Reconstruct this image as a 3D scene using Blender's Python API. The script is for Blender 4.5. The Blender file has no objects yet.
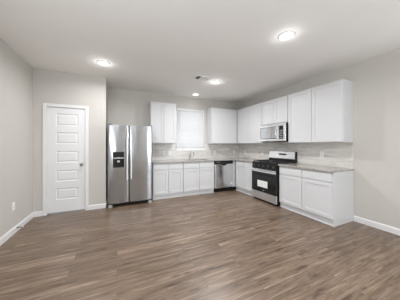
import bpy, bmesh, math, random
from mathutils import Vector, Matrix
PI = math.pi
S = bpy.context.scene
C = S.collection
random.seed(4)

# ---------------------------------------------------------------- camera
F_PX, YAW, CAM_H = 179.683, 0.432, 1.32
cam_d = bpy.data.cameras.new('camera'); cam = bpy.data.objects.new('camera', cam_d); C.objects.link(cam)
cam_d.sensor_fit = 'HORIZONTAL'; cam_d.sensor_width = 36.0
cam_d.lens = F_PX * 36.0 / 400.0
cam_d.shift_y = -(150.0 - 145.293) / 400.0
cam.location = (0, 0, CAM_H); cam.rotation_euler = (PI / 2, 0, -YAW)
cam_d.clip_start = 0.05
S.camera = cam

# ---------------------------------------------------------------- world, daylight, added fill lamps, exposure
S.view_settings.view_transform = 'Standard'; S.view_settings.look = 'None'
S.view_settings.gamma = 1.0; S.view_settings.use_curve_mapping = False
S.view_settings.exposure = 0.03
W = bpy.data.worlds.new('world'); S.world = W; W.use_nodes = True
bg = W.node_tree.nodes['Background']; bg.inputs[0].default_value = (0.86, 0.93, 1.0, 1); bg.inputs[1].default_value = 1.0
S.cycles.max_bounces = 10; S.cycles.diffuse_bounces = 6; S.cycles.sample_clamp_indirect = 6.0

def area(name, loc, direction, sx, sy, power, col=(1, 1, 1), spread=PI):
    d = bpy.data.lights.new(name, 'AREA'); d.shape = 'RECTANGLE'; d.size = sx; d.size_y = sy
    d.energy = power; d.color = col; d.spread = spread
    o = bpy.data.objects.new(name, d); C.objects.link(o); o.location = loc
    o.rotation_euler = Vector(direction).to_track_quat('-Z', 'Y').to_euler()
    return o
CEIL = 2.743
XL, XR, YP, YB, XE, YR = -1.406, 3.76, 4.286, 4.98, -0.216, -4.2
FILL_COL = (0.86, 0.93, 1.0)
area('added_fill_left_near', (XL + 0.10, -0.60, 1.45), (1, 0.2, 1.4), 1.4, 1.4, 84, FILL_COL)  # left pair: added fill lamps, tilted up, at invented side windows
area('added_fill_left_far', (XL + 0.10, -2.75, 1.45), (1, 0.2, 1.4), 1.6, 1.6, 34, FILL_COL)
area('added_fill_right_near', (XR - 0.10, -0.35, 1.45), (-1, 0.2, 1.4), 1.6, 1.6, 10, FILL_COL)  # right pair: added fill lamps at invented side windows out of view
area('added_fill_right_far', (XR - 0.10, -2.75, 1.45), (-1, 0.4, 0), 1.6, 1.6, 100, FILL_COL)
area('daylight_kitchen_window', (1.99, YB + 0.45, 1.85), (0, -1, -0.05), 0.95, 1.25, 32, (0.90, 0.95, 1.0))
CAN_POWER = 14.8; GLOW = 1.0

# ---------------------------------------------------------------- materials
def mat(name, col, rough=0.5, metal=0.0, spec=0.5, **kw):
    m = bpy.data.materials.new(name); m.use_nodes = True
    b = m.node_tree.nodes['Principled BSDF']
    b.inputs['Base Color'].default_value = (*col, 1); b.inputs['Roughness'].default_value = rough
    b.inputs['Metallic'].default_value = metal; b.inputs['Specular IOR Level'].default_value = spec
    for k, v in kw.items(): b.inputs[k.replace('_', ' ')].default_value = v
    return m
def N(m, t, **kw):
    n = m.node_tree.nodes.new(t)
    for k, v in kw.items(): setattr(n, k, v)
    return n
def L(m, a, b): m.node_tree.links.new(a, b)
def bsdf(m): return m.node_tree.nodes['Principled BSDF']
def coords(m, scale=(1, 1, 1), kind='Object', rot=(0, 0, 0)):
    tc = N(m, 'ShaderNodeTexCoord'); mp = N(m, 'ShaderNodeMapping')
    mp.inputs['Scale'].default_value = scale; mp.inputs['Rotation'].default_value = rot
    L(m, tc.outputs[kind], mp.inputs['Vector']); return mp.outputs['Vector']
def ramp(m, fac, stops):
    r = N(m, 'ShaderNodeValToRGB'); e = r.color_ramp.elements
    while len(e) < len(stops): e.new(0.5)
    for k, (p, c) in zip(e, stops): k.position = p; k.color = (*c, 1)
    L(m, fac, r.inputs['Fac']); return r.outputs['Color']
def noise(m, vec, scale, detail=3, rough=0.5):
    n = N(m, 'ShaderNodeTexNoise'); n.inputs['Scale'].default_value = scale
    n.inputs['Detail'].default_value = detail; n.inputs['Roughness'].default_value = rough
    L(m, vec, n.inputs['Vector']); return n.outputs['Fac']
def bump(m, h, strength, dist=0.002):
    b = N(m, 'ShaderNodeBump'); b.inputs['Strength'].default_value = strength; b.inputs['Distance'].default_value = dist
    L(m, h, b.inputs['Height']); L(m, b.outputs['Normal'], bsdf(m).inputs['Normal'])
def mix(m, a, b, fac, mode='MIX'):
    x = N(m, 'ShaderNodeMix', data_type='RGBA', blend_type=mode)
    for sock, v in ((x.inputs[0], fac), (x.inputs[6], a), (x.inputs[7], b)):
        if hasattr(v, 'links'): L(m, v, sock)
        elif isinstance(v, (int, float)): sock.default_value = v
        else: sock.default_value = (*v, 1)
    return x.outputs[2]

M = {}
def painted(name, col, tex, rough=0.75):
    m = mat(name, col, rough, spec=0.25); v = coords(m)
    f = noise(m, v, 90, 4, 0.6); bump(m, f, tex, 0.003)
    g = noise(m, v, 1.2, 2)
    c = ramp(m, g, [(0.3, tuple(x * 0.985 for x in col)), (0.7, tuple(min(1, x * 1.015) for x in col))])
    L(m, c, bsdf(m).inputs['Base Color']); return m
M['wall'] = painted('greige_wall_paint', (0.570, 0.548, 0.512), 0.12)
M['ceiling'] = painted('ceiling_paint', (0.86, 0.85, 0.825), 0.35)
M['trim'] = mat('white_trim_paint', (0.76, 0.76, 0.76), 0.4)
M['door'] = mat('white_door_paint', (0.76, 0.765, 0.77), 0.4)
M['cabinet'] = mat('white_cabinet_paint', (0.65, 0.655, 0.665), 0.38)
M['plate'] = mat('white_plastic', (0.86, 0.86, 0.84), 0.35)
M['slot'] = mat('dark_slot', (0.05, 0.05, 0.05), 0.5)
M['black'] = mat('black_enamel', (0.010, 0.010, 0.011), 0.3, spec=0.3)
M['black_matte'] = mat('cast_iron', (0.02, 0.02, 0.021), 0.6)
M['black_glass'] = mat('black_glass', (0.008, 0.008, 0.009), 0.06)
M['dark_side'] = mat('dark_grey_side', (0.06, 0.06, 0.062), 0.45)
M['chrome'] = mat('chrome', (0.55, 0.55, 0.56), 0.2, 1.0)
M['nickel'] = mat('satin_nickel', (0.22, 0.215, 0.21), 0.3, 1.0)
M['paper'] = mat('white_paper', (0.82, 0.82, 0.80), 0.8)
M['print'] = mat('grey_print', (0.58, 0.58, 0.58), 0.8)
M['teal'] = mat('grey_blue_metal', (0.16, 0.30, 0.36), 0.35, 0.3)
M['display'] = mat('display_glass', (0.015, 0.016, 0.018), 0.3, spec=0.2)
M['grey_plastic'] = mat('grey_plastic', (0.42, 0.42, 0.43), 0.35)
M['knob'] = mat('dark_knob', (0.09, 0.09, 0.092), 0.28, 0.6)
M['rail'] = mat('shadow_grey_rail', (0.50, 0.50, 0.49), 0.5)  # grey paints the shadow line above the sill onto the rail
M['sill'] = mat('white_sill', (0.88, 0.88, 0.88), 0.35)
M['rubber'] = mat('grey_foot', (0.45, 0.45, 0.45), 0.5)

def steel(name, col, rough, rot=0.25, aniso=0.85):
    m = mat(name, col, rough, 1.0)
    v = coords(m, (2, 2, 320))
    f = noise(m, v, 1.0, 2)
    r = N(m, 'ShaderNodeMapRange'); r.inputs[3].default_value = rough - 0.04; r.inputs[4].default_value = rough + 0.04
    L(m, f, r.inputs[0]); L(m, r.outputs[0], bsdf(m).inputs['Roughness'])
    t = N(m, 'ShaderNodeTangent'); t.direction_type = 'RADIAL'; t.axis = 'Z'; L(m, t.outputs[0], bsdf(m).inputs['Tangent'])
    bsdf(m).inputs['Anisotropic'].default_value = aniso; bsdf(m).inputs['Anisotropic Rotation'].default_value = rot
    return m
M['steel'] = steel('brushed_stainless', (0.42, 0.425, 0.435), 0.17, 0.25, 0.6)
M['steel_door'] = steel('brushed_stainless_dishwasher', (0.74, 0.745, 0.755), 0.22, 0.25, 0.6)
M['steel_bright'] = mat('bright_stainless', (0.90, 0.90, 0.90), 0.24, 1.0)
M['handle'] = mat('bright_handle_metal', (0.92, 0.92, 0.92), 0.42, 0.6)
M['steel_h'] = steel('brushed_stainless_horizontal', (0.78, 0.80, 0.82), 0.30)
M['steel_light'] = mat('polished_stainless', (0.80, 0.80, 0.80), 0.2, 1.0)

# wood-look vinyl planks, laid along X
def floor_mat():
    m = mat('vinyl_plank', (0.3, 0.2, 0.15), 0.34, spec=0.65)
    tc = N(m, 'ShaderNodeTexCoord')
    br = N(m, 'ShaderNodeTexBrick'); br.offset = 0.37; br.offset_frequency = 2
    br.inputs['Scale'].default_value = 1.0; br.inputs['Brick Width'].default_value = 1.22; br.inputs['Row Height'].default_value = 0.178
    br.inputs['Mortar Size'].default_value = 0.0012; br.inputs['Mortar Smooth'].default_value = 0.1
    br.inputs['Color1'].default_value = (0, 0, 0, 1); br.inputs['Color2'].default_value = (1, 1, 1, 1)
    br.inputs['Mortar'].default_value = (0.5, 0.5, 0.5, 1); br.inputs['Bias'].default_value = 0
    L(m, tc.outputs['Object'], br.inputs['Vector'])
    # per-plank random shift of the grain
    sep = N(m, 'ShaderNodeSeparateColor'); L(m, br.outputs['Color'], sep.inputs[0])
    mul = N(m, 'ShaderNodeMath', operation='MULTIPLY'); mul.inputs[1].default_value = 37.0; L(m, sep.outputs[0], mul.inputs[0])
    cmb = N(m, 'ShaderNodeCombineXYZ'); L(m, mul.outputs[0], cmb.inputs[0]); L(m, mul.outputs[0], cmb.inputs[2])
    add = N(m, 'ShaderNodeVectorMath', operation='ADD'); L(m, tc.outputs['Object'], add.inputs[0]); L(m, cmb.outputs[0], add.inputs[1])
    mp = N(m, 'ShaderNodeMapping'); mp.inputs['Scale'].default_value = (1.35, 19, 1); L(m, add.outputs[0], mp.inputs['Vector'])
    g1 = noise(m, mp.outputs[0], 1.2, 6, 0.62)
    mp2 = N(m, 'ShaderNodeMapping'); mp2.inputs['Scale'].default_value = (4.5, 80, 1); L(m, add.outputs[0], mp2.inputs['Vector'])
    g2 = noise(m, mp2.outputs[0], 1.0, 4, 0.6)
    mp3 = N(m, 'ShaderNodeMapping'); mp3.inputs['Scale'].default_value = (3.6, 17, 1); L(m, add.outputs[0], mp3.inputs['Vector'])
    g3 = noise(m, mp3.outputs[0], 1.1, 3, 0.6)
    base = ramp(m, g1, [(0.28, (0.080, 0.048, 0.030)), (0.44, (0.150, 0.101, 0.066)), (0.56, (0.200, 0.141, 0.098)), (0.72, (0.315, 0.240, 0.180))])
    fine = ramp(m, g2, [(0.3, (0.68, 0.68, 0.68)), (0.5, (0.96, 0.96, 0.96)), (0.7, (1.32, 1.32, 1.32))])
    c = mix(m, base, fine, 1.0, 'MULTIPLY')
    knots = ramp(m, g3, [(0.30, (0.42, 0.38, 0.36)), (0.42, (1, 1, 1))])
    c = mix(m, c, knots, 0.85, 'MULTIPLY')
    tone = ramp(m, sep.outputs[0], [(0.0, (0.86, 0.85, 0.84)), (0.5, (0.97, 0.96, 0.95)), (1.0, (1.10, 1.10, 1.10))])
    c = mix(m, c, tone, 1.0, 'MULTIPLY')
    c = mix(m, c, (0.08, 0.055, 0.04), br.outputs['Fac'])
    L(m, c, bsdf(m).inputs['Base Color'])
    rr = N(m, 'ShaderNodeMapRange'); rr.inputs[3].default_value = 0.29; rr.inputs[4].default_value = 0.40
    L(m, g2, rr.inputs[0]); L(m, rr.outputs[0], bsdf(m).inputs['Roughness'])
    bump(m, g2, 0.08, 0.001)
    return m
M['floor'] = floor_mat()

def granite():
    m = mat('speckled_granite', (0.5, 0.48, 0.45), 0.16)
    v = coords(m); a = noise(m, v, 55, 5, 0.75); b = noise(m, v, 9, 3)
    c1 = ramp(m, a, [(0.36, (0.10, 0.092, 0.085)), (0.45, (0.33, 0.315, 0.29)), (0.56, (0.47, 0.455, 0.425)), (0.68, (0.66, 0.645, 0.62))])
    c2 = ramp(m, b, [(0.35, (0.82, 0.81, 0.80)), (0.65, (1.05, 1.04, 1.03))])
    L(m, mix(m, c1, c2, 1.0, 'MULTIPLY'), bsdf(m).inputs['Base Color']); return m
M['granite'] = granite()

def tile(name, axis):
    # stacked-offset narrow tiles; axis = the wall's horizontal axis
    m = mat(name, (0.45, 0.43, 0.4), 0.28)
    tc = N(m, 'ShaderNodeTexCoord'); sp = N(m, 'ShaderNodeSeparateXYZ'); L(m, tc.outputs['Object'], sp.inputs[0])
    cb = N(m, 'ShaderNodeCombineXYZ'); L(m, sp.outputs[axis], cb.inputs[0]); L(m, sp.outputs['Z'], cb.inputs[1])
    br = N(m, 'ShaderNodeTexBrick'); br.offset = 0.5
    br.inputs['Scale'].default_value = 1.0; br.inputs['Brick Width'].default_value = 0.305; br.inputs['Row Height'].default_value = 0.0763
    br.inputs['Mortar Size'].default_value = 0.0016; br.inputs['Mortar Smooth'].default_value = 0.2
    br.inputs['Color1'].default_value = (0.60, 0.575, 0.54, 1); br.inputs['Color2'].default_value = (0.74, 0.715, 0.68, 1)
    br.inputs['Mortar'].default_value = (0.78, 0.765, 0.74, 1)
    L(m, cb.outputs[0], br.inputs['Vector'])
    mp = N(m, 'ShaderNodeMapping'); mp.inputs['Scale'].default_value = (2.5, 16, 1); L(m, cb.outputs[0], mp.inputs['Vector'])
    g = noise(m, mp.outputs[0], 1.5, 4)
    f = ramp(m, g, [(0.3, (0.86, 0.86, 0.86)), (0.7, (1.1, 1.1, 1.1))])
    L(m, mix(m, br.outputs['Color'], f, 1.0, 'MULTIPLY'), bsdf(m).inputs['Base Color'])
    inv = N(m, 'ShaderNodeMath', operation='SUBTRACT'); inv.inputs[0].default_value = 1.0; L(m, br.outputs['Fac'], inv.inputs[1])
    bump(m, inv.outputs[0], 0.35, 0.002); return m
M['tile_x'] = tile('backsplash_tile_back', 'X'); M['tile_y'] = tile('backsplash_tile_right', 'Y')

def emit(name, col, strength):
    m = bpy.data.materials.new(name); m.use_nodes = True; nt = m.node_tree; nt.nodes.clear()
    e = nt.nodes.new('ShaderNodeEmission'); o = nt.nodes.new('ShaderNodeOutputMaterial')
    e.inputs[0].default_value = (*col, 1); e.inputs[1].default_value = strength
    nt.links.new(e.outputs[0], o.inputs[0]); return m
M['led'] = emit('led_diffuser', (1, 0.98, 0.95), 4.0)

def blind_mat():
    m = bpy.data.materials.new('blind_vinyl'); m.use_nodes = True; nt = m.node_tree; nt.nodes.clear()
    d = nt.nodes.new('ShaderNodeBsdfDiffuse'); t = nt.nodes.new('ShaderNodeBsdfTranslucent'); x = nt.nodes.new('ShaderNodeMixShader')
    o = nt.nodes.new('ShaderNodeOutputMaterial'); x.inputs[0].default_value = 0.05
    d.inputs[0].default_value = (0.66, 0.66, 0.66, 1); t.inputs[0].default_value = (0.75, 0.75, 0.75, 1)
    nt.links.new(d.outputs[0], x.inputs[1]); nt.links.new(t.outputs[0], x.inputs[2]); nt.links.new(x.outputs[0], o.inputs[0]); return m
M['blind'] = blind_mat()
def glass_mat():
    m = bpy.data.materials.new('window_glass'); m.use_nodes = True; nt = m.node_tree; nt.nodes.clear()
    g = nt.nodes.new('ShaderNodeBsdfGlossy'); t = nt.nodes.new('ShaderNodeBsdfTransparent'); x = nt.nodes.new('ShaderNodeMixShader')
    o = nt.nodes.new('ShaderNodeOutputMaterial'); g.inputs['Roughness'].default_value = 0.02; x.inputs[0].default_value = 0.08
    nt.links.new(t.outputs[0], x.inputs[1]); nt.links.new(g.outputs[0], x.inputs[2]); nt.links.new(x.outputs[0], o.inputs[0]); return m
M['glass'] = glass_mat()

# ---------------------------------------------------------------- mesh helpers
def box(bm, x0, x1, y0, y1, z0, z1):
    v = [bm.verts.new(p) for p in ((x0,y0,z0),(x1,y0,z0),(x1,y1,z0),(x0,y1,z0),(x0,y0,z1),(x1,y0,z1),(x1,y1,z1),(x0,y1,z1))]
    for f in ((0,3,2,1),(4,5,6,7),(0,1,5,4),(1,2,6,5),(2,3,7,6),(3,0,4,7)): bm.faces.new([v[i] for i in f])
def tube(bm, pts, r, n=10, caps=True):
    pts = [Vector(p) for p in pts]; rings = []
    rr = r if isinstance(r, (list, tuple)) else [r] * len(pts)
    for i, p in enumerate(pts):
        t = (pts[min(i+1, len(pts)-1)] - pts[max(i-1, 0)]).normalized()
        if i == 0: a = t.orthogonal().normalized()
        else: a = (a - t * a.dot(t)).normalized()
        b = t.cross(a)
        rings.append([bm.verts.new(p + (a * math.cos(2*PI*k/n) + b * math.sin(2*PI*k/n)) * rr[i]) for k in range(n)])
    for A, B in zip(rings, rings[1:]):
        for k in range(n): bm.faces.new((A[k], A[(k+1) % n], B[(k+1) % n], B[k]))
    if caps: bm.faces.new(rings[0][::-1]); bm.faces.new(rings[-1])
def lathe(bm, prof, origin=(0,0,0), axis='Z', n=24):
    o = Vector(origin); rings = []
    for r, h in prof:
        ring = []
        for k in range(n):
            a = 2*PI*k/n; c, s = r*math.cos(a), r*math.sin(a)
            d = {'Z': (c, s, h), 'Y': (c, h, s), 'X': (h, c, s)}[axis]
            ring.append(bm.verts.new(o + Vector(d)))
        rings.append(ring)
    for A, B in zip(rings, rings[1:]):
        for k in range(n): bm.faces.new((A[k], A[(k+1) % n], B[(k+1) % n], B[k]))
    bm.faces.new(rings[0]); bm.faces.new(rings[-1])
def cyl(bm, r, h0, h1, origin, axis='Z', n=24): lathe(bm, [(r, h0), (r, h1)], origin, axis, n)

def obj(name, bm, m, parent=None, bevel=0.0, smooth=False, seg=2):
    bmesh.ops.recalc_face_normals(bm, faces=bm.faces)
    me = bpy.data.meshes.new(name); bm.to_mesh(me); bm.free()
    me.materials.append(m)
    o = bpy.data.objects.new(name, me); C.objects.link(o)
    if parent: o.parent = parent
    if smooth:
        for p in me.polygons: p.use_smooth = True
        e = o.modifiers.new('edge', 'EDGE_SPLIT'); e.split_angle = math.radians(40)
    if bevel:
        b = o.modifiers.new('bevel', 'BEVEL'); b.width = bevel; b.segments = seg; b.limit_method = 'ANGLE'
        b.angle_limit = math.radians(50)
    return o
def bx(name, m, parent, *a, bevel=0.0):
    bm = bmesh.new(); box(bm, *a); return obj(name, bm, m, parent, bevel)
def thing(name, label, cat, loc=(0,0,0), rotz=0, group=None):
    o = bpy.data.objects.new(name, None); C.objects.link(o); o.empty_display_size = 0.1
    o.location = loc; o.rotation_euler = (0, 0, rotz); o['label'] = label; o['category'] = cat
    if group: o['group'] = group
    return o
def tag(o, label, cat, group=None):
    o['label'] = label; o['category'] = cat
    if group: o['group'] = group
    return o
def struct(name, bm, m, parent=None, bevel=0.0):
    o = obj(name, bm, m, parent, bevel)
    if parent is None: o['kind'] = 'structure'
    return o
def dup(root, loc, rotz, label, group=None):
    r = root.copy(); C.objects.link(r); r.location = loc; r.rotation_euler = (0, 0, rotz); r['label'] = label
    if group: r['group'] = group
    for ch in list(root.children):
        c = ch.copy(); C.objects.link(c); c.parent = r
        for g in ch.children:
            d = g.copy(); C.objects.link(d); d.parent = c
    return r

def recessed(bm, xs, zs, cells, y0, y1, rings):
    """slab with front at y0 (facing -y) and back at y1; each (col,row) in cells is sunk through rings of (inset, depth)"""
    V = {}
    def vt(x, y, z):
        k = (round(x, 6), round(y, 6), round(z, 6))
        if k not in V: V[k] = bm.verts.new((x, y, z))
        return V[k]
    for i in range(len(xs) - 1):
        for j in range(len(zs) - 1):
            a, b, c, d = xs[i], xs[i+1], zs[j], zs[j+1]
            prev = [vt(a, y0, c), vt(b, y0, c), vt(b, y0, d), vt(a, y0, d)]
            if (i, j) in cells:
                for ins, dep in rings:
                    cur = [vt(a+ins, y0+dep, c+ins), vt(b-ins, y0+dep, c+ins), vt(b-ins, y0+dep, d-ins), vt(a+ins, y0+dep, d-ins)]
                    for k in range(4): bm.faces.new((prev[k], prev[(k+1) % 4], cur[(k+1) % 4], cur[k]))
                    prev = cur
            bm.faces.new(prev)
    x0, x1, z0, z1 = xs[0], xs[-1], zs[0], zs[-1]
    B = [vt(x0, y1, z0), vt(x1, y1, z0), vt(x1, y1, z1), vt(x0, y1, z1)]
    bm.faces.new(B[::-1])
    bm.faces.new([vt(x, y0, z0) for x in xs][::-1] + B[0:1] + B[1:2])
    bm.faces.new([vt(x, y0, z1) for x in xs] + [B[2], B[3]])
    bm.faces.new([vt(x0, y0, z) for z in zs] + [B[3], B[0]])
    bm.faces.new([vt(x1, y0, z) for z in zs][::-1] + [B[1], B[2]])
def shaker(bm, x0, x1, z0, z1, y0, t=0.019, rail=0.062):
    recessed(bm, [x0, x0+rail, x1-rail, x1], [z0, z0+rail, z1-rail, z1], {(1, 1)}, y0, y0+t, [(0.001, 0.009), ])

# ---------------------------------------------------------------- room shell
T = 0.12
bm = bmesh.new(); box(bm, XL-T, XR+T, YR-T, YB+T, -0.1, 0); struct('floor', bm, M['floor'])
bm = bmesh.new(); box(bm, XL-T, XR+T, YR-T, YB+T, CEIL, CEIL+0.1); struct('ceiling', bm, M['ceiling'])
HY = ((-3.6, -1.9), (-1.2, 0.5))  # openings for the invented side windows, out of view
for nm, xa, xb in (('wall_left', XL-T, XL), ('wall_right', XR, XR+T)):
    bm = bmesh.new(); yy = YR
    for a, b in HY:
        box(bm, xa, xb, yy, a, 0, CEIL); box(bm, xa, xb, a, b, 0, 0.6); box(bm, xa, xb, a, b, 2.3, CEIL); yy = b
    box(bm, xa, xb, yy, YB+T, 0, CEIL); struct(nm, bm, M['wall'])
def holed_wall(name, x0, x1, y0, y1, holes):
    bm = bmesh.new(); x = x0
    for (a, b, c, d) in holes:
        box(bm, x, a, y0, y1, 0, CEIL)
        if c > 0: box(bm, a, b, y0, y1, 0, c)
        box(bm, a, b, y0, y1, d, CEIL); x = b
    box(bm, x, x1, y0, y1, 0, CEIL)
    return struct(name, bm, M['wall'])
WX0, WX1, WZ0, WZ1 = 1.545, 2.44, 1.215, 2.40
holed_wall('wall_back', XE-0.0, XR, YB, YB+T, [(WX0, WX1, WZ0, WZ1)])
bm = bmesh.new(); box(bm, XL, XR, YR-T, YR, 0, CEIL); struct('wall_rear', bm, M['wall'])
# pantry closet walls
DX0, DX1, DZ1 = -1.202, -0.592, 2.05
holed_wall('wall_pantry_front', XL, XE, YP, YP+0.115, [(DX0-0.012, DX1+0.012, 0, DZ1+0.012)])
bm = bmesh.new(); box(bm, XE-0.115, XE, YP+0.115, YB+T, 0, CEIL); struct('wall_pantry_side', bm, M['wall'])

# baseboards (profiled)
def base_run(name, p0, p1, nrm):
    p0 = Vector(p0); p1 = Vector(p1); n = Vector(nrm)
    prof = [(0, 0), (0.014, 0), (0.014, 0.075), (0.009, 0.088), (0.004, 0.095), (0, 0.095)]
    bm = bmesh.new(); A = []; B = []
    for d, z in prof:
        A.append(bm.verts.new((p0.x + n.x*d, p0.y + n.y*d, z))); B.append(bm.verts.new((p1.x + n.x*d, p1.y + n.y*d, z)))
    k = len(prof)
    for i in range(k): bm.faces.new((A[i], A[(i+1) % k], B[(i+1) % k], B[i]))
    bm.faces.new(A); bm.faces.new(B[::-1])
    return struct(name, bm, M['trim'])
base_run('baseboard_left', (XL, YR), (XL, YP), (1, 0))
base_run('baseboard_right', (XR, YR), (XR, 1.722), (-1, 0))
base_run('baseboard_pantry_left', (XL+0.014, YP), (-1.262, YP), (0, -1))
base_run('baseboard_pantry_right', (-0.532, YP), (XE+0.014, YP), (0, -1))
base_run('baseboard_pantry_side', (XE, YP-0.014), (XE, YB), (1, 0))
base_run('baseboard_rear', (XL+0.014, YR), (XR-0.014, YR), (0, 1))

# pantry door casing + door
bm = bmesh.new()
cw = 0.057; j0, j1, jz = DX0-0.005, DX1+0.005, DZ1+0.005
for a, b, c, d in ((j0-cw, j0, 0, jz+cw), (j1, j1+cw, 0, jz+cw), (j0, j1, jz, jz+cw)):
    box(bm, a, b, YP-0.016, YP, c, d)
struct('trim_1', bm, M['trim'], bevel=0.004)
bm = bmesh.new()
for a, b, c, d in ((DX0-0.012, DX0-0.003, 0, jz), (DX1+0.003, DX1+0.012, 0, jz), (DX0-0.003, DX1+0.003, DZ1+0.003, DZ1+0.012)):
    box(bm, a, b, YP, YP+0.115, c, d)
struct('trim_2', bm, M['trim'])
door = bpy.data.objects.new('door_1', None); C.objects.link(door); door.location = (DX0, YP+0.008, 0); door['kind'] = 'structure'
door['label'] = 'white five-panel pantry door in the left wall section'
dw = DX1 - DX0
zs = [0.028]
for a, b in ((0.268, 0.484), (0.621, 0.836), (0.983, 1.208), (1.345, 1.571), (1.698, 1.933)): zs += [a, b]
zs.append(DZ1)
bm = bmesh.new()
recessed(bm, [0.0, 0.135, dw-0.115, dw], zs, {(1, k) for k in (1, 3, 5, 7, 9)}, 0, 0.035, [(0.010, 0.010), (0.020, 0.010), (0.042, 0.002)])
obj('door_panel', bm, M['door'], door)
for z in (0.24, 1.05, 1.84):
    bm = bmesh.new(); cyl(bm, 0.0065, z-0.045, z+0.045, (0.0005, -0.0115, 0)); box(bm, -0.012, 0.016, -0.008, 0, z-0.044, z+0.044)
    obj('hinge', bm, M['trim'], door, smooth=True)
bm = bmesh.new()
lathe(bm, [(0.030, 0), (0.030, -0.006), (0.012, -0.012), (0.011, -0.030), (0.020, -0.036), (0.027, -0.046), (0.027, -0.056), (0.018, -0.064), (0.002, -0.066)], (dw-0.055, 0, 0.933), 'Y')
obj('door_handle', bm, M['nickel'], door, smooth=True)

# kitchen window (frame, glass, sill) and its blind
bm = bmesh.new()
fy0, fy1 = YB+0.075, YB+0.115
for a, b, c, d in ((WX0, WX0+0.04, WZ0, WZ1), (WX1-0.04, WX1, WZ0, WZ1), (WX0+0.04, WX1-0.04, WZ0, WZ0+0.045), (WX0+0.04, WX1-0.04, WZ1-0.04, WZ1), (WX0+0.04, WX1-0.04, 1.79, 1.83)):
    box(bm, a, b, fy0, fy1, c, d)
w1 = struct('window_1', bm, M['trim'], bevel=0.002)
bm = bmesh.new(); box(bm, WX0+0.04, WX1-0.04, YB+0.095, YB+0.099, WZ0+0.045, WZ1-0.04); obj('pane', bm, M['glass'], w1)
bm = bmesh.new(); box(bm, WX0-0.02, WX1+0.012, YB-0.03, YB+0.0, WZ0-0.050, WZ0+0.004); box(bm, WX0, WX1, YB, YB+0.075, WZ0, WZ0+0.004)
obj('window_sill', bm, M['sill'], w1, 0.003)
for k, (xo, (a, b)) in enumerate([(x, h) for x in (XL-0.08, XR+0.08) for h in HY]):  # invented side windows, unseen, added to light the kitchen
    bm = bmesh.new(); m0 = (a+b)/2
    for p, q, c, d in ((a, a+0.05, 0.6, 2.3), (b-0.05, b, 0.6, 2.3), (a+0.05, b-0.05, 0.6, 0.65), (a+0.05, b-0.05, 2.25, 2.3), (m0-0.03, m0+0.03, 0.65, 2.25)):
        box(bm, xo-0.02, xo+0.02, p, q, c, d)
    w = struct('window_%d' % (k+2), bm, M['trim'])
    bm = bmesh.new(); box(bm, xo-0.002, xo+0.002, a+0.05, b-0.05, 0.65, 2.25); obj('pane', bm, M['glass'], w)

bl = thing('window_blind', 'white horizontal blind lowered over the window above the sink', 'window blind', ((WX0+WX1)/2, YB+0.035, WZ1))
hw = (WX1-WX0)/2 - 0.012
bx('headrail', M['trim'], bl, -hw, hw, -0.030, 0.022, -0.062, -0.003, bevel=0.004)
bm = bmesh.new(); z = -0.085; k = 0
while z > -1.125:
    a = math.radians(69); dy, dz = 0.0225*math.cos(a), 0.0225*math.sin(a)
    n = 4; pts = []
    for i in range(n+1):
        t = -1 + 2*i/n; cr = 0.003*(1-t*t)
        pts.append((-dy*t*-1 - cr*math.sin(a), dz*t*1 + cr*math.cos(a)*0))
    va = [bm.verts.new((-hw+0.006, p, z+q)) for p, q in pts]; vb = [bm.verts.new((hw-0.006, p, z+q)) for p, q in pts]
    for i in range(n): bm.faces.new((va[i], va[i+1], vb[i+1], vb[i]))
    z -= 0.0385
sl = obj('slats', bm, M['blind'], bl)
so = sl.modifiers.new('thick', 'SOLIDIFY'); so.thickness = 0.0022
bx('bottom_rail', M['rail'], bl, -hw+0.004, hw-0.004, -0.014, 0.012, -1.158, -1.132, bevel=0.003)
for x in (-0.27, 0.27):
    bm = bmesh.new(); tube(bm, [(x, -0.020, -0.06), (x, -0.020, -1.14)], 0.0012, 6); obj('ladder_cord', bm, M['trim'], bl)
bm = bmesh.new(); tube(bm, [(-0.34, -0.034, -0.05), (-0.342, -0.036, -0.62)], 0.004, 8); obj('tilt_wand', bm, M['grey_plastic'], bl)

# ---------------------------------------------------------------- backsplash (tile, 10 mm proud)
BT = 0.010
bm = bmesh.new()
CT = 0.914; UB = 1.372
box(bm, 0.765, WX0-0.02, YB-BT, YB, CT, UB); box(bm, WX0-0.02, WX1+0.012, YB-BT, YB, CT, WZ0-0.045); box(bm, WX1+0.012, XR, YB-BT, YB, CT, UB)
tag(obj('tiled_backsplash', bm, M['tile_x']), 'greige tile backsplash along the back wall under the window', 'backsplash')
bm = bmesh.new(); box(bm, XR-BT, XR, 1.735, YB-BT, CT, UB); box(bm, XR-BT, XR, 2.80, 3.57, UB, 1.40)
tag(obj('tiled_backsplash', bm, M['tile_y']), 'greige tile backsplash along the right wall behind the gas range', 'backsplash')

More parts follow.
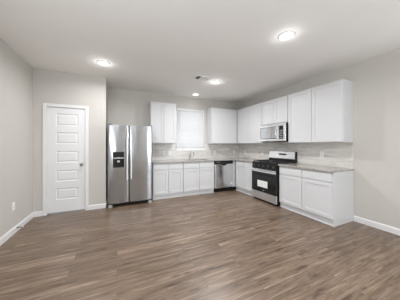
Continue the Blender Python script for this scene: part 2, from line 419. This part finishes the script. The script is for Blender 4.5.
# ---------------------------------------------------------------- cabinets. Local frame: x along the run, y into the wall, front face frame at y = 0
DT = 0.019
def base_cabinet(label, loc, rz, w, depth, cols, end_panel=False, filler_left=0.0, filler_right=0.0, group='white base cabinets', hollow=False):
    t = thing('base_cabinet', label, 'cabinet', loc, rz, group)
    bm = bmesh.new(); f = 0.0
    if hollow:
        box(bm, 0.001, 0.019, 0, depth, 0.105, 0.882); box(bm, w-0.019, w-0.001, 0, depth, 0.105, 0.882)
        box(bm, 0.019, w-0.019, 0, 0.019, 0.105, 0.882); box(bm, 0.019, w-0.019, depth-0.006, depth, 0.105, 0.882)
        box(bm, 0.019, w-0.019, 0.019, depth-0.006, 0.105, 0.123)
    else: box(bm, 0.001, w-0.001, 0, depth, 0.105, 0.882)
    obj('body', bm, M['cabinet'], t, 0.001)
    if end_panel:
        bx('side_panel', M['cabinet'], t, w, w+0.012, -0.002, depth, 0.0, 0.882, bevel=0.001)
    bx('toe_kick', M['cabinet'], t, 0.0, w, 0.022, 0.037, 0.0, 0.104)
    bx('shoe_moulding', M['cabinet'], t, 0.0, w, 0.008, 0.0215, 0.0, 0.018, bevel=0.004)
    x0, x1 = filler_left, w - filler_right; n = cols; cwid = (x1-x0)/n; g = 0.010
    for i in range(n):
        a, b = x0 + i*cwid + g, x0 + (i+1)*cwid - g
        if i: a = x0 + i*cwid + 0.006
        if i < n-1: b = x0 + (i+1)*cwid - 0.006
        bm = bmesh.new(); box(bm, a, b, -DT, -0.0005, 0.722, 0.862); obj('drawer', bm, M['cabinet'], t, 0.004)
        bm = bmesh.new(); shaker(bm, a, b, 0.118, 0.702, -DT); obj('door', bm, M['cabinet'], t, 0.0012)
    return t
def wall_cabinet(label, loc, rz, w, z0, z1, depth, cols, filler_left=0.0, filler_right=0.0, group='white wall cabinets'):
    t = thing('wall_cabinet', label, 'cabinet', (loc[0], loc[1], z0), rz, group)
    h = z1 - z0
    bm = bmesh.new(); box(bm, 0.0008, w-0.0008, 0, depth, 0, h); obj('body', bm, M['cabinet'], t, 0.001)
    x0, x1 = filler_left, w - filler_right; n = cols; cwid = (x1-x0)/n
    for i in range(n):
        a = x0 + i*cwid + (0.010 if i == 0 else 0.004); b = x0 + (i+1)*cwid - (0.010 if i == n-1 else 0.004)
        bm = bmesh.new(); shaker(bm, a, b, 0.010, h-0.014, -DT); obj('door', bm, M['cabinet'], t, 0.0012)
    return t
YF = YB - 0.61 + 0.0      # back run: face-frame plane
XF = XR - 0.61
RZ = -PI/2
DB = 0.606
# fronts (door faces) sit on YF / XF
base_cabinet('white two-door base cabinet beside the refrigerator', (0.775, YF+DT, 0), 0, 0.764, DB-DT, 2)
base_cabinet('white double-door sink base cabinet below the window', (1.541, YF+DT, 0), 0, 0.914, DB-DT, 2, hollow=True)
base_cabinet('white corner base cabinet between the dishwasher and the gas range', (XF+DT, YF+0.0, 0), RZ, YF-3.577, DB-DT, 2, filler_left=0.03)
bx_f = tag(bx('cabinet_filler', M['cabinet'], None, 3.079, XF+0.012, YF+DT, YF+0.06, 0.105, 0.882), 'narrow white filler strip between the dishwasher and the corner cabinet', 'filler strip')
base_cabinet('white base cabinet at the open end of the right wall', (XF+DT, 2.790, 0), RZ, 1.053, DB-DT, 2, end_panel=True)

UT = 2.438
XU, YU = XR-0.33, YB-0.33
wall_cabinet('white two-door wall cabinet between the refrigerator and the window', (0.767, YU+DT), 0, 0.680, UB, UT, 0.33-DT-0.001, 2)
wall_cabinet('white corner wall cabinet right of the window', (2.535, YU+DT), 0, XU+DT-2.535-0.002, UB, UT, 0.33-DT-0.001, 1, filler_right=0.02)
wall_cabinet('white two-door wall cabinet between the corner and the microwave', (XU+DT, YU+DT-0.003), RZ, YU+DT-0.003-3.577, UB, UT, 0.33-DT-0.001, 2, filler_left=0.03)
wall_cabinet('short white two-door wall cabinet above the microwave', (XU+DT, 3.575), RZ, 0.775, 1.835, UT, 0.33-DT-0.001, 2)
wall_cabinet('white two-door wall cabinet at the open end of the right wall', (XU+DT, 2.798), RZ, 1.063, UB, UT, 0.33-DT-0.001, 2)

# ---------------------------------------------------------------- worktops
def slab(bm, *a): box(bm, *a)
bm = bmesh.new(); c0, c1 = 0.884, CT; ov = 0.025
SX0, SX1, SY0, SY1 = 1.66, 2.34, 4.47, 4.83
bk = YB-BT-0.001
# one outline, L-shaped with a sink cut-out
def prism_L(bm):
    P = [(0.770, YF-ov), (XF-ov, YF-ov), (XF-ov, 3.578), (XR-BT-0.001, 3.578), (XR-BT-0.001, bk), (0.770, bk)]
    H = [(SX0, SY0), (SX1, SY0), (SX1, SY1), (SX0, SY1)]
    def F(zz):
        o = [bm.verts.new((x, y, zz)) for x, y in P]; h = [bm.verts.new((x, y, zz)) for x, y in H]
        ex = [bm.verts.new((SX1, YF-ov, zz)), bm.verts.new((SX0, YF-ov, zz)), bm.verts.new((SX0, bk, zz)), bm.verts.new((SX1, bk, zz))]
        bm.faces.new((o[0], ex[1], h[0], h[3], ex[2], o[5]))
        bm.faces.new((ex[1], ex[0], h[1], h[0])); bm.faces.new((h[3], h[2], ex[3], ex[2]))
        bm.faces.new((ex[0], o[1], o[2], o[3], o[4], ex[3], h[2], h[1]))
        loop = [o[0], ex[1], ex[0], o[1], o[2], o[3], o[4], ex[3], ex[2], o[5]]
        return loop, h
    a, ha = F(c0); b, hb = F(c1)
    for L0, L1 in ((a, b), (ha, hb)):
        for i in range(len(L0)): bm.faces.new((L0[i], L0[(i+1) % len(L0)], L1[(i+1) % len(L0)], L1[i]))
prism_L(bm)
tag(obj('granite_worktop', bm, M['granite'], None, 0.003), 'long L-shaped speckled granite worktop around the corner with the sink', 'worktop')
tag(bx('granite_worktop', M['granite'], None, XF-ov, XR-BT-0.001, 1.712, 2.793, c0, c1, bevel=0.003), 'short speckled granite worktop right of the gas range', 'worktop')

# sink
sk = thing('kitchen_sink', 'undermount stainless sink set in the worktop below the window', 'sink', ((SX0+SX1)/2, (SY0+SY1)/2, c0-0.002))
bm = bmesh.new(); hx, hy = (SX1-SX0)/2+0.004, (SY1-SY0)/2+0.004
def ring(x, y, z): return [bm.verts.new(p) for p in ((-x,-y,z),(x,-y,z),(x,y,z),(-x,y,z))]
R = [ring(hx+0.012, hy+0.012, 0), ring(hx, hy, 0), ring(hx-0.008, hy-0.008, -0.17), ring(hx-0.03, hy-0.03, -0.19)]
for A, B in zip(R, R[1:]):
    for k in range(4): bm.faces.new((A[k], A[(k+1)%4], B[(k+1)%4], B[k]))
bm.faces.new(R[-1]); obj('basin', bm, M['steel_h'], sk)
bm = bmesh.new(); cyl(bm, 0.045, 0, 0.004, (0, 0.03, -0.189)); obj('drain', bm, M['chrome'], sk, smooth=True)
# faucet
fc = thing('kitchen_faucet', 'chrome arched faucet with side lever behind the sink', 'faucet', (1.945, 4.895, CT))
bm = bmesh.new(); lathe(bm, [(0.027, 0), (0.027, 0.008), (0.020, 0.014), (0.018, 0.075), (0.014, 0.085)]); obj('base', bm, M['chrome'], fc, smooth=True)
bm = bmesh.new(); pts = [(0, 0, 0.08), (0, 0, 0.15)]
for k in range(1, 9):
    a = PI - PI*0.92*k/8; pts.append((0.02*(1+math.cos(a)), -0.085*(1+math.cos(a)), 0.15+0.075*math.sin(a)))
pts.append((0.041, -0.174, 0.115))
tube(bm, pts, 0.0115, 12); obj('spout', bm, M['chrome'], fc, smooth=True)
bm = bmesh.new(); tube(bm, [(0.0405, -0.173, 0.13), (0.042, -0.176, 0.09)], [0.014, 0.015], 12); obj('spray_head', bm, M['chrome'], fc, smooth=True)
bm = bmesh.new(); tube(bm, [(0.015, 0, 0.055), (0.045, -0.005, 0.060), (0.105, -0.02, 0.095)], [0.010, 0.008, 0.005], 10); obj('lever', bm, M['chrome'], fc, smooth=True)

# ---------------------------------------------------------------- refrigerator
fr = thing('refrigerator', 'stainless side-by-side refrigerator beside the pantry wall', 'refrigerator', (-0.178, 4.20, 0))
FW = 0.912; SM = 0.416
bx('body', M['dark_side'], fr, 0.004, FW-0.004, 0.085, 0.72, 0.035, 1.735, bevel=0.004)
bx('base_grille', M['black'], fr, 0.012, FW-0.012, 0.055, 0.084, 0.022, 0.082, bevel=0.003)
def bowed(x0, x1, z0, z1, yf, yb, bow, er=0.018, hole=None):
    """door with a softly bowed front and rounded vertical edges; closed mesh"""
    bm = bmesh.new(); n = 20; w = x1-x0
    xs = []
    for k in range(6): a = PI/2*k/5; xs.append((x0+er*(1-math.cos(a)), er*(1-math.sin(a))))
    for k in range(1, n): xs.append((x0+er+(w-2*er)*k/n, 0))
    for k in range(5, -1, -1): a = PI/2*k/5; xs.append((x1-er*(1-math.cos(a)), er*(1-math.sin(a))))
    P = []
    for x, e in xs:
        t = 2*(x-x0)/w-1; P.append((x, yf + e + bow*t*t))
    P += [(x1, yb), (x0, yb)]
    A = [bm.verts.new((x, y, z0)) for x, y in P]; B = [bm.verts.new((x, y, z1)) for x, y in P]
    m = len(P)
    for i in range(m): bm.faces.new((A[i], A[(i+1) % m], B[(i+1) % m], B[i]))
    bm.faces.new(A); bm.faces.new(B[::-1]); return bm
ld = obj('door', bowed(0.0, SM-0.003, 0.088, 1.755, -0.008, 0.078, 0.018), M['steel'], fr, smooth=True)
ld['label'] = 'narrow left freezer door with the dispenser'
rd = obj('door', bowed(SM+0.003, FW, 0.088, 1.755, -0.008, 0.078, 0.019), M['steel'], fr, smooth=True)
rd['label'] = 'wide right fresh food door'
for x, p in ((SM-0.043, ld), (SM+0.040, rd)):
    bm = bmesh.new()
    tube(bm, [(x, -0.062, 0.59), (x, -0.066, 0.80), (x, -0.068, 1.05), (x, -0.066, 1.30), (x, -0.062, 1.49)], 0.016, 14)
    for z in (0.63, 1.46): tube(bm, [(x, -0.060, z), (x, -0.004, z)], 0.010, 10)
    obj('handle', bm, M['handle'], p, smooth=True)
bm = bmesh.new()
# dispenser: surround with a sunk cavity
bm2 = bmesh.new(); recessed(bm2, [0.098, 0.112, 0.302, 0.316], [0.850, 0.866, 1.028, 1.180], {(1, 1)}, -0.026, -0.002, [(0.004, 0.0), (0.010, 0.011)])
dsp = obj('dispenser', bm2, M['black'], ld, 0.003); bm.free()
bx('control_strip', M['grey_plastic'], ld, 0.104, 0.310, -0.030, -0.0255, 1.036, 1.062, bevel=0.001)
bx('spigot', M['steel_light'], ld, 0.170, 0.235, -0.034, -0.026, 1.034, 1.066, bevel=0.003)
bx('paddle', M['steel_light'], ld, 0.178, 0.230, -0.021, -0.012, 0.955, 0.998, bevel=0.003)
bx('display', M['display'], ld, 0.118, 0.296, -0.0275, -0.0258, 1.080, 1.165)
bx('drip_tray', M['black'], ld, 0.120, 0.294, -0.024, -0.014, 0.868, 0.878, bevel=0.001)
for x in (0.05, FW-0.05): bx('hinge_cover', M['dark_side'], fr, x-0.04, x+0.04, 0.02, 0.14, 1.756, 1.775, bevel=0.005)
for x in (0.06, FW-0.09):
    bm = bmesh.new(); lathe(bm, [(0.024, 0), (0.024, 0.016), (0.016, 0.024), (0.014, 0.034)], (x, 0.12, 0)); obj('foot', bm, M['rubber'], fr, smooth=True)
for x in (0.010, FW-0.085):
    bx('leveling_leg_cover', M['rubber'], fr, x, x+0.075, 0.02, 0.054, 0.004, 0.060, bevel=0.004)

# ---------------------------------------------------------------- dishwasher
dwsh = thing('dishwasher', 'stainless dishwasher with black top strip left of the corner', 'dishwasher', (2.461, YF, 0))
DWW = 0.606
bx('tub', M['dark_side'], dwsh, 0.004, DWW-0.004, 0.03, 0.57, 0.105, 0.878)
bx('control_panel', M['black'], dwsh, 0.003, DWW-0.003, -0.020, 0.029, 0.790, 0.874, bevel=0.004)
bx('buttons', M['grey_plastic'], dwsh, 0.06, 0.17, -0.0215, -0.0195, 0.838, 0.846)
dd = obj('door', bowed(0.004, DWW-0.004, 0.118, 0.785, -0.026, 0.029, 0.010, 0.012), M['steel_door'], dwsh, smooth=True)
# pocket handle: dark scooped lip below the control panel
bm = bmesh.new(); n = 14; A = []; B = []
for k in range(n+1):
    a = PI*k/n; A.append(bm.verts.new((0.300-0.085*math.cos(a), -0.0285, 0.786-0.040*math.sin(a)))); B.append(bm.verts.new((0.300-0.085*math.cos(a), -0.0235, 0.786-0.040*math.sin(a))))
for k in range(n): bm.faces.new((A[k], A[k+1], B[k+1], B[k]))
bm.faces.new((A[n], A[0], B[0], B[n])); bm.faces.new(A); bm.faces.new(B[::-1]); obj('pocket_handle', bm, M['black'], dd)
bx('sticker', M['paper'], dd, 0.53, 0.575, -0.0235, -0.0185, 0.20, 0.25)
bx('toe_kick', M['black'], dwsh, 0.004, DWW-0.004, 0.045, 0.060, 0.0, 0.104)

# ---------------------------------------------------------------- gas range (local x: far -> near, y into the wall)
RW = 0.766
rg = thing('gas_range', 'freestanding stainless and black gas range on the right wall', 'range', (3.085, 3.569, 0), RZ)
bx('body', M['black'], rg, 0.0, RW, 0.035, 0.662, 0.045, 0.896, bevel=0.003)
bx('toe_panel', M['black'], rg, 0.015, RW-0.015, 0.05, 0.10, 0.002, 0.045)
dr = bx('storage_drawer', M['steel_h'], rg, 0.004, RW-0.004, 0.0, 0.034, 0.048, 0.222, bevel=0.004)
bm = bmesh.new(); box(bm, 0.004, RW-0.004, -0.004, 0.034, 0.228, 0.760)
od = obj('oven_door', bm, M['black_glass'], rg, 0.004)
bx('door_trim', M['steel_bright'], od, 0.004, RW-0.004, -0.010, -0.0045, 0.690, 0.762, bevel=0.002)
bx('window_frame', M['black'], od, 0.10, RW-0.10, -0.0062, -0.0042, 0.30, 0.64, bevel=0.001)
bx('window_glass', M['black_glass'], od, 0.12, RW-0.12, -0.0078, -0.0063, 0.32, 0.62, bevel=0.0005)
bm = bmesh.new()
tube(bm, [(0.045, -0.052, 0.735), (RW/2, -0.056, 0.735), (RW-0.045, -0.052, 0.735)], 0.0125, 14)
for x in (0.07, RW-0.07): tube(bm, [(x, -0.052, 0.735), (x, -0.008, 0.735)], 0.010, 10)
obj('handle', bm, M['steel_light'], od, smooth=True)
bx('badge', M['grey_plastic'], od, 0.375, 0.425, -0.0062, -0.0042, 0.270, 0.282)
# front control panel: sloped black band with five knobs
bm = bmesh.new(); a = [(0.004, 0.006, 0.768), (0.004, 0.020, 0.905), (0.004, 0.06, 0.905), (0.004, 0.06, 0.768)]
A = [bm.verts.new(p) for p in a]; B = [bm.verts.new((RW-0.004, p[1], p[2])) for p in a]
for k in range(4): bm.faces.new((A[k], A[(k+1)%4], B[(k+1)%4], B[k]))
bm.faces.new(A); bm.faces.new(B[::-1])
cp = obj('control_panel', bm, M['black'], rg, 0.002)
for k in range(5):
    x = 0.085 + k*(RW-0.17)/4
    bm = bmesh.new(); lathe(bm, [(0.024, 0.0), (0.024, -0.012), (0.018, -0.016), (0.016, -0.030), (0.004, -0.032)], (x, 0.013, 0.835), 'Y')
    box(bm, x-0.003, x+0.003, -0.022, -0.010, 0.822, 0.850)
    obj('knob', bm, M['knob'], rg, smooth=True)
bx('cooktop', M['black'], rg, 0.0, RW, 0.030, 0.60, 0.897, 0.918, bevel=0.004)
for gx in (0.02, 0.266, 0.512):
    bm = bmesh.new(); x0, x1, y0, y1, z = gx, gx+0.234, 0.055, 0.575, 0.944
    for p, q in (((x0, y0), (x1, y0)), ((x0, y1), (x1, y1)), ((x0, y0), (x0, y1)), ((x1, y0), (x1, y1)), ((x0, (y0+y1)/2), (x1, (y0+y1)/2)), (((x0+x1)/2, y0), ((x0+x1)/2, y1)), ((x0, 0.185), (x1, 0.185)), ((x0, 0.445), (x1, 0.445))):
        w = 0.006; a0, a1 = min(p[0], q[0])-w, max(p[0], q[0])+w; b0, b1 = min(p[1], q[1])-w, max(p[1], q[1])+w
        box(bm, a0, a1, b0, b1, z-0.008, z+0.006)
    for x in (x0, x1):
        for y in (y0, y1): box(bm, x-0.006, x+0.006, y-0.006, y+0.006, 0.917, z)
    obj('grate', bm, M['black_matte'], rg, 0.001)
for bxx, byy in ((0.137, 0.185), (0.137, 0.445), (0.629, 0.185), (0.629, 0.445), (0.383, 0.315)):
    bm = bmesh.new(); lathe(bm, [(0.045, 0.918), (0.045, 0.926), (0.034, 0.930), (0.033, 0.935), (0.005, 0.936)], (bxx, byy, 0)); obj('burner', bm, M['black_matte'], rg, smooth=True)
# backguard
bm = bmesh.new(); box(bm, 0.0, RW, 0.580, 0.662, 0.919, 1.005); box(bm, 0.0, RW, 0.607, 0.662, 1.005, 1.172)
bgd = obj('backguard', bm, M['black'], rg, 0.003)
bm = bmesh.new(); a = [(0.012, 0.570, 1.000), (0.012, 0.596, 1.168), (0.012, 0.606, 1.168), (0.012, 0.606, 1.000)]
A = [bm.verts.new(p) for p in a]; B = [bm.verts.new((RW-0.012, p[1], p[2])) for p in a]
for k in range(4): bm.faces.new((A[k], A[(k+1)%4], B[(k+1)%4], B[k]))
bm.faces.new(A); bm.faces.new(B[::-1]); fac = obj('fascia', bm, M['steel_bright'], bgd, 0.001)
bm = bmesh.new(); box(bm, 0.325, 0.520, 0.5790, 0.598, 1.082, 1.120); obj('clock_display', bm, M['display'], bgd)
for x in (0.285, 0.306, 0.540, 0.560): bx('button', M['grey_plastic'], bgd, x-0.006, x+0.006, 0.5800, 0.598, 1.092, 1.110)
# paper taped on the oven door
pp = tag(obj('paper_sheet', (lambda b: (box(b, -0.158, 0.158, -0.0008, 0.0, -0.075, 0.075), b)[1])(bmesh.new()), M['paper']), 'white printed sheet taped to the black oven door glass', 'paper sheet')
pp.location = (3.085-0.0082, 3.20, 0.418); pp.rotation_euler = (0, 0, RZ)
bm = bmesh.new()
for r in range(7):
    z = 0.052 - r*0.016
    for c in range(3): x = -0.135 + c*0.092; box(bm, x, x+random.uniform(0.05, 0.08), -0.0012, -0.0008, z-0.0018, z+0.0018)
obj('print_lines', bm, M['print'], pp)

# ---------------------------------------------------------------- microwave (hangs under the short cabinet)
mw = thing('microwave', 'stainless over-the-range microwave above the gas range', 'microwave', (3.352, 3.569, 1.405), RZ)
MW, MH = 0.766, 0.418
bx('body', M['black'], mw, 0.0, MW, 0.035, 0.398, 0.012, MH, bevel=0.002)
bx('vent_panel', M['black'], mw, 0.01, MW-0.01, 0.02, 0.39, 0.0, 0.011)
dm = bx('door', M['steel_bright'], mw, 0.0, 0.590, 0.0, 0.034, 0.012, MH-0.002, bevel=0.004)
bx('door_glass', mat('mirror_glass', (0.66, 0.66, 0.67), 0.03, 1.0), dm, 0.025, 0.520, -0.004, -0.0021, 0.078, MH-0.078, bevel=0.001)
bx('window_surround', M['black'], dm, 0.017, 0.532, -0.002, 0.0, 0.068, MH-0.068)
bm = bmesh.new(); pts = []
for k in range(9):
    t = k/8; pts.append((0.556, -0.012 - 0.040*math.sin(PI*t)**0.6, 0.045 + (MH-0.09)*t))
tube(bm, pts, 0.0115, 12); obj('handle', bm, M['steel_light'], dm, smooth=True)
pn = bx('control_panel', M['steel_bright'], mw, 0.594, MW, 0.0, 0.034, 0.012, MH-0.002, bevel=0.004)
bx('keypad', M['black'], pn, 0.604, 0.715, -0.003, 0.0, 0.060, MH-0.060, bevel=0.001)
bx('display', M['display'], pn, 0.618, 0.702, -0.005, -0.003, MH-0.115, MH-0.080)
for r in range(5):
    for c in range(3): bx('key', M['grey_plastic'], pn, 0.622+c*0.028, 0.642+c*0.028, -0.0045, -0.003, 0.085+r*0.040, 0.103+r*0.040)

# ---------------------------------------------------------------- outlets and switches
def plate(label, loc, rz, kind, w=0.074):
    t = thing('wall_outlet' if kind == 'outlet' else 'light_switch', label, 'outlet' if kind == 'outlet' else 'light switch', loc, rz)
    bx('cover_plate', M['plate'], t, -w/2, w/2, -0.006, 0, -0.06, 0.06, bevel=0.002)
    n = 1 if w < 0.09 else 2
    for i in range(n):
        cx = 0 if n == 1 else (-0.023 + 0.046*i)
        if kind == 'outlet':
            for z in (-0.024, 0.024):
                r = bx('socket', M['plate'], t, cx-0.017, cx+0.017, -0.009, -0.006, z-0.014, z+0.014, bevel=0.003)
                bm = bmesh.new(); box(bm, cx-0.008, cx-0.005, -0.0095, -0.009, z-0.005, z+0.006); box(bm, cx+0.005, cx+0.008, -0.0095, -0.009, z-0.005, z+0.006); obj('slots', bm, M['slot'], r)
        else: bx('rocker', M['plate'], t, cx-0.016, cx+0.016, -0.010, -0.006, -0.033, 0.033, bevel=0.002)
    return t
by = YB-BT; bxr = XR-BT
plate('white single outlet on the back backsplash nearest the refrigerator', (1.185, by, 1.105), 0, 'outlet')
plate('white double switch plate on the back backsplash left of the window', (1.335, by, 1.103), 0, 'switch', 0.118)
plate('white outlet on the back backsplash right of the window above the dishwasher', (2.80, by, 1.09), 0, 'outlet')
plate('white outlet on the back backsplash close to the corner', (3.54, by, 1.09), 0, 'outlet')
plate('white outlet on the right wall backsplash close to the corner', (bxr, 4.645, 1.09), RZ, 'outlet')
plate('white outlet on the right wall backsplash just left of the range', (bxr, 3.90, 1.09), RZ, 'outlet')
plate('white outlet on the right wall backsplash above the short worktop', (bxr, 2.262, 1.135), RZ, 'outlet')
plate('white outlet low on the left wall above the baseboard', (XL, 3.60, 0.41), PI/2, 'outlet')

# door stop on the left baseboard
ds = thing('door_stop', 'small spring door stop on the left baseboard near the pantry', 'door stop', (XL+0.014, 3.665, 0.062))
bm = bmesh.new(); lathe(bm, [(0.013, 0), (0.013, 0.006), (0.009, 0.012)], (0,0,0), 'X', 16); obj('base', bm, M['teal'], ds, smooth=True)
bm = bmesh.new(); pts = [(0.010 + 0.055*k/120, 0.006*math.cos(k*0.75), 0.006*math.sin(k*0.75)) for k in range(121)]; tube(bm, pts, 0.0014, 5); obj('spring', bm, M['nickel'], ds)
bm = bmesh.new(); lathe(bm, [(0.007, 0.062), (0.008, 0.066), (0.008, 0.076), (0.004, 0.079)], (0,0,0), 'X', 16); obj('tip', bm, M['plate'], ds, smooth=True)

# ---------------------------------------------------------------- ceiling fixtures
def can_light(label, x, y, power=CAN_POWER, glow=1.0):
    t = thing('recessed_light', label, 'ceiling light', (x, y, CEIL))
    bm = bmesh.new(); lathe(bm, [(0.097, 0), (0.096, -0.006), (0.088, -0.011), (0.080, -0.009), (0.076, -0.0045), (0.076, 0.0)], n=40); obj('trim_ring', bm, M['trim'], t, smooth=True)
    bm = bmesh.new(); lathe(bm, [(0.0755, -0.005), (0.060, -0.0075), (0.002, -0.0085)], n=40); obj('diffuser', bm, M['led'], t, smooth=True)
    d = bpy.data.lights.new('can_lamp', 'AREA'); d.shape = 'DISK'; d.size = 0.15; d.energy = power; d.color = (0.985, 0.985, 1.0); d.spread = math.radians(165)
    o = bpy.data.objects.new('can_lamp', d); C.objects.link(o); o.location = (0, 0, -0.016); o.parent = t
    d = bpy.data.lights.new('can_glow', 'POINT'); d.shadow_soft_size = 0.03; d.energy = GLOW * glow; d.color = (0.985, 0.985, 1.0)
    o = bpy.data.objects.new('can_glow', d); C.objects.link(o); o.location = (0, 0, -0.06); o.parent = t
    return t
can_light('round recessed ceiling light near the pantry door', -0.215, 3.52, CAN_POWER*1.1, 1.3)
can_light('largest round recessed ceiling light toward the right wall', 1.993, 1.645, CAN_POWER*0.9)
can_light('round recessed ceiling light beside the ceiling vent', 2.010, 3.53, CAN_POWER*2.3, 1.4)
can_light('round recessed ceiling light in front of the window above the sink', 1.990, 4.62, CAN_POWER*0.04, 0.15)
for x, y in ((-0.215, 1.6), (-0.215, -0.6), (1.993, -0.6), (-0.215, -2.8), (1.993, -2.8)):  # invented fixtures out of view, added to light the kitchen
    can_light('added recessed ceiling light, unseen, behind the camera', x, y)['group'] = 'added lights behind the camera'

vt = thing('ceiling_vent', 'white rectangular air vent in the ceiling beside a recessed light', 'vent', (1.635, 3.43, CEIL))
bm = bmesh.new(); w, d = 0.165, 0.115
for a, b, c, e in ((-w, w, -d, -d+0.025), (-w, w, d-0.025, d), (-w, -w+0.025, -d+0.025, d-0.025), (w-0.025, w, -d+0.025, d-0.025), (-0.052, -0.042, -d+0.025, d-0.025), (0.042, 0.052, -d+0.025, d-0.025)):
    box(bm, a, b, c, e, -0.010, 0)
obj('frame', bm, M['plate'], vt, 0.002)
bx('duct', M['slot'], vt, -w+0.02, w-0.02, -d+0.02, d-0.02, -0.0015, -0.0002)
for k, (a, b, ang) in enumerate(((-0.140, -0.052, 0.9), (-0.042, 0.042, -0.6), (0.052, 0.140, -0.6))):
    bm = bmesh.new(); n = 5 if k == 0 else 8
    for i in range(n):
        cx = a + (b-a)*(i+0.5)/n; dx = 0.0065*math.cos(ang); dz = 0.005*math.sin(ang)
        v = [bm.verts.new(p) for p in ((cx-dx, -d+0.025, -0.006-dz), (cx+dx, -d+0.025, -0.006+dz), (cx+dx, d-0.025, -0.006+dz), (cx-dx, d-0.025, -0.006-dz))]
        bm.faces.new(v)
    o = obj('louvre', bm, M['plate'], vt); s_ = o.modifiers.new('thick', 'SOLIDIFY'); s_.thickness = 0.001
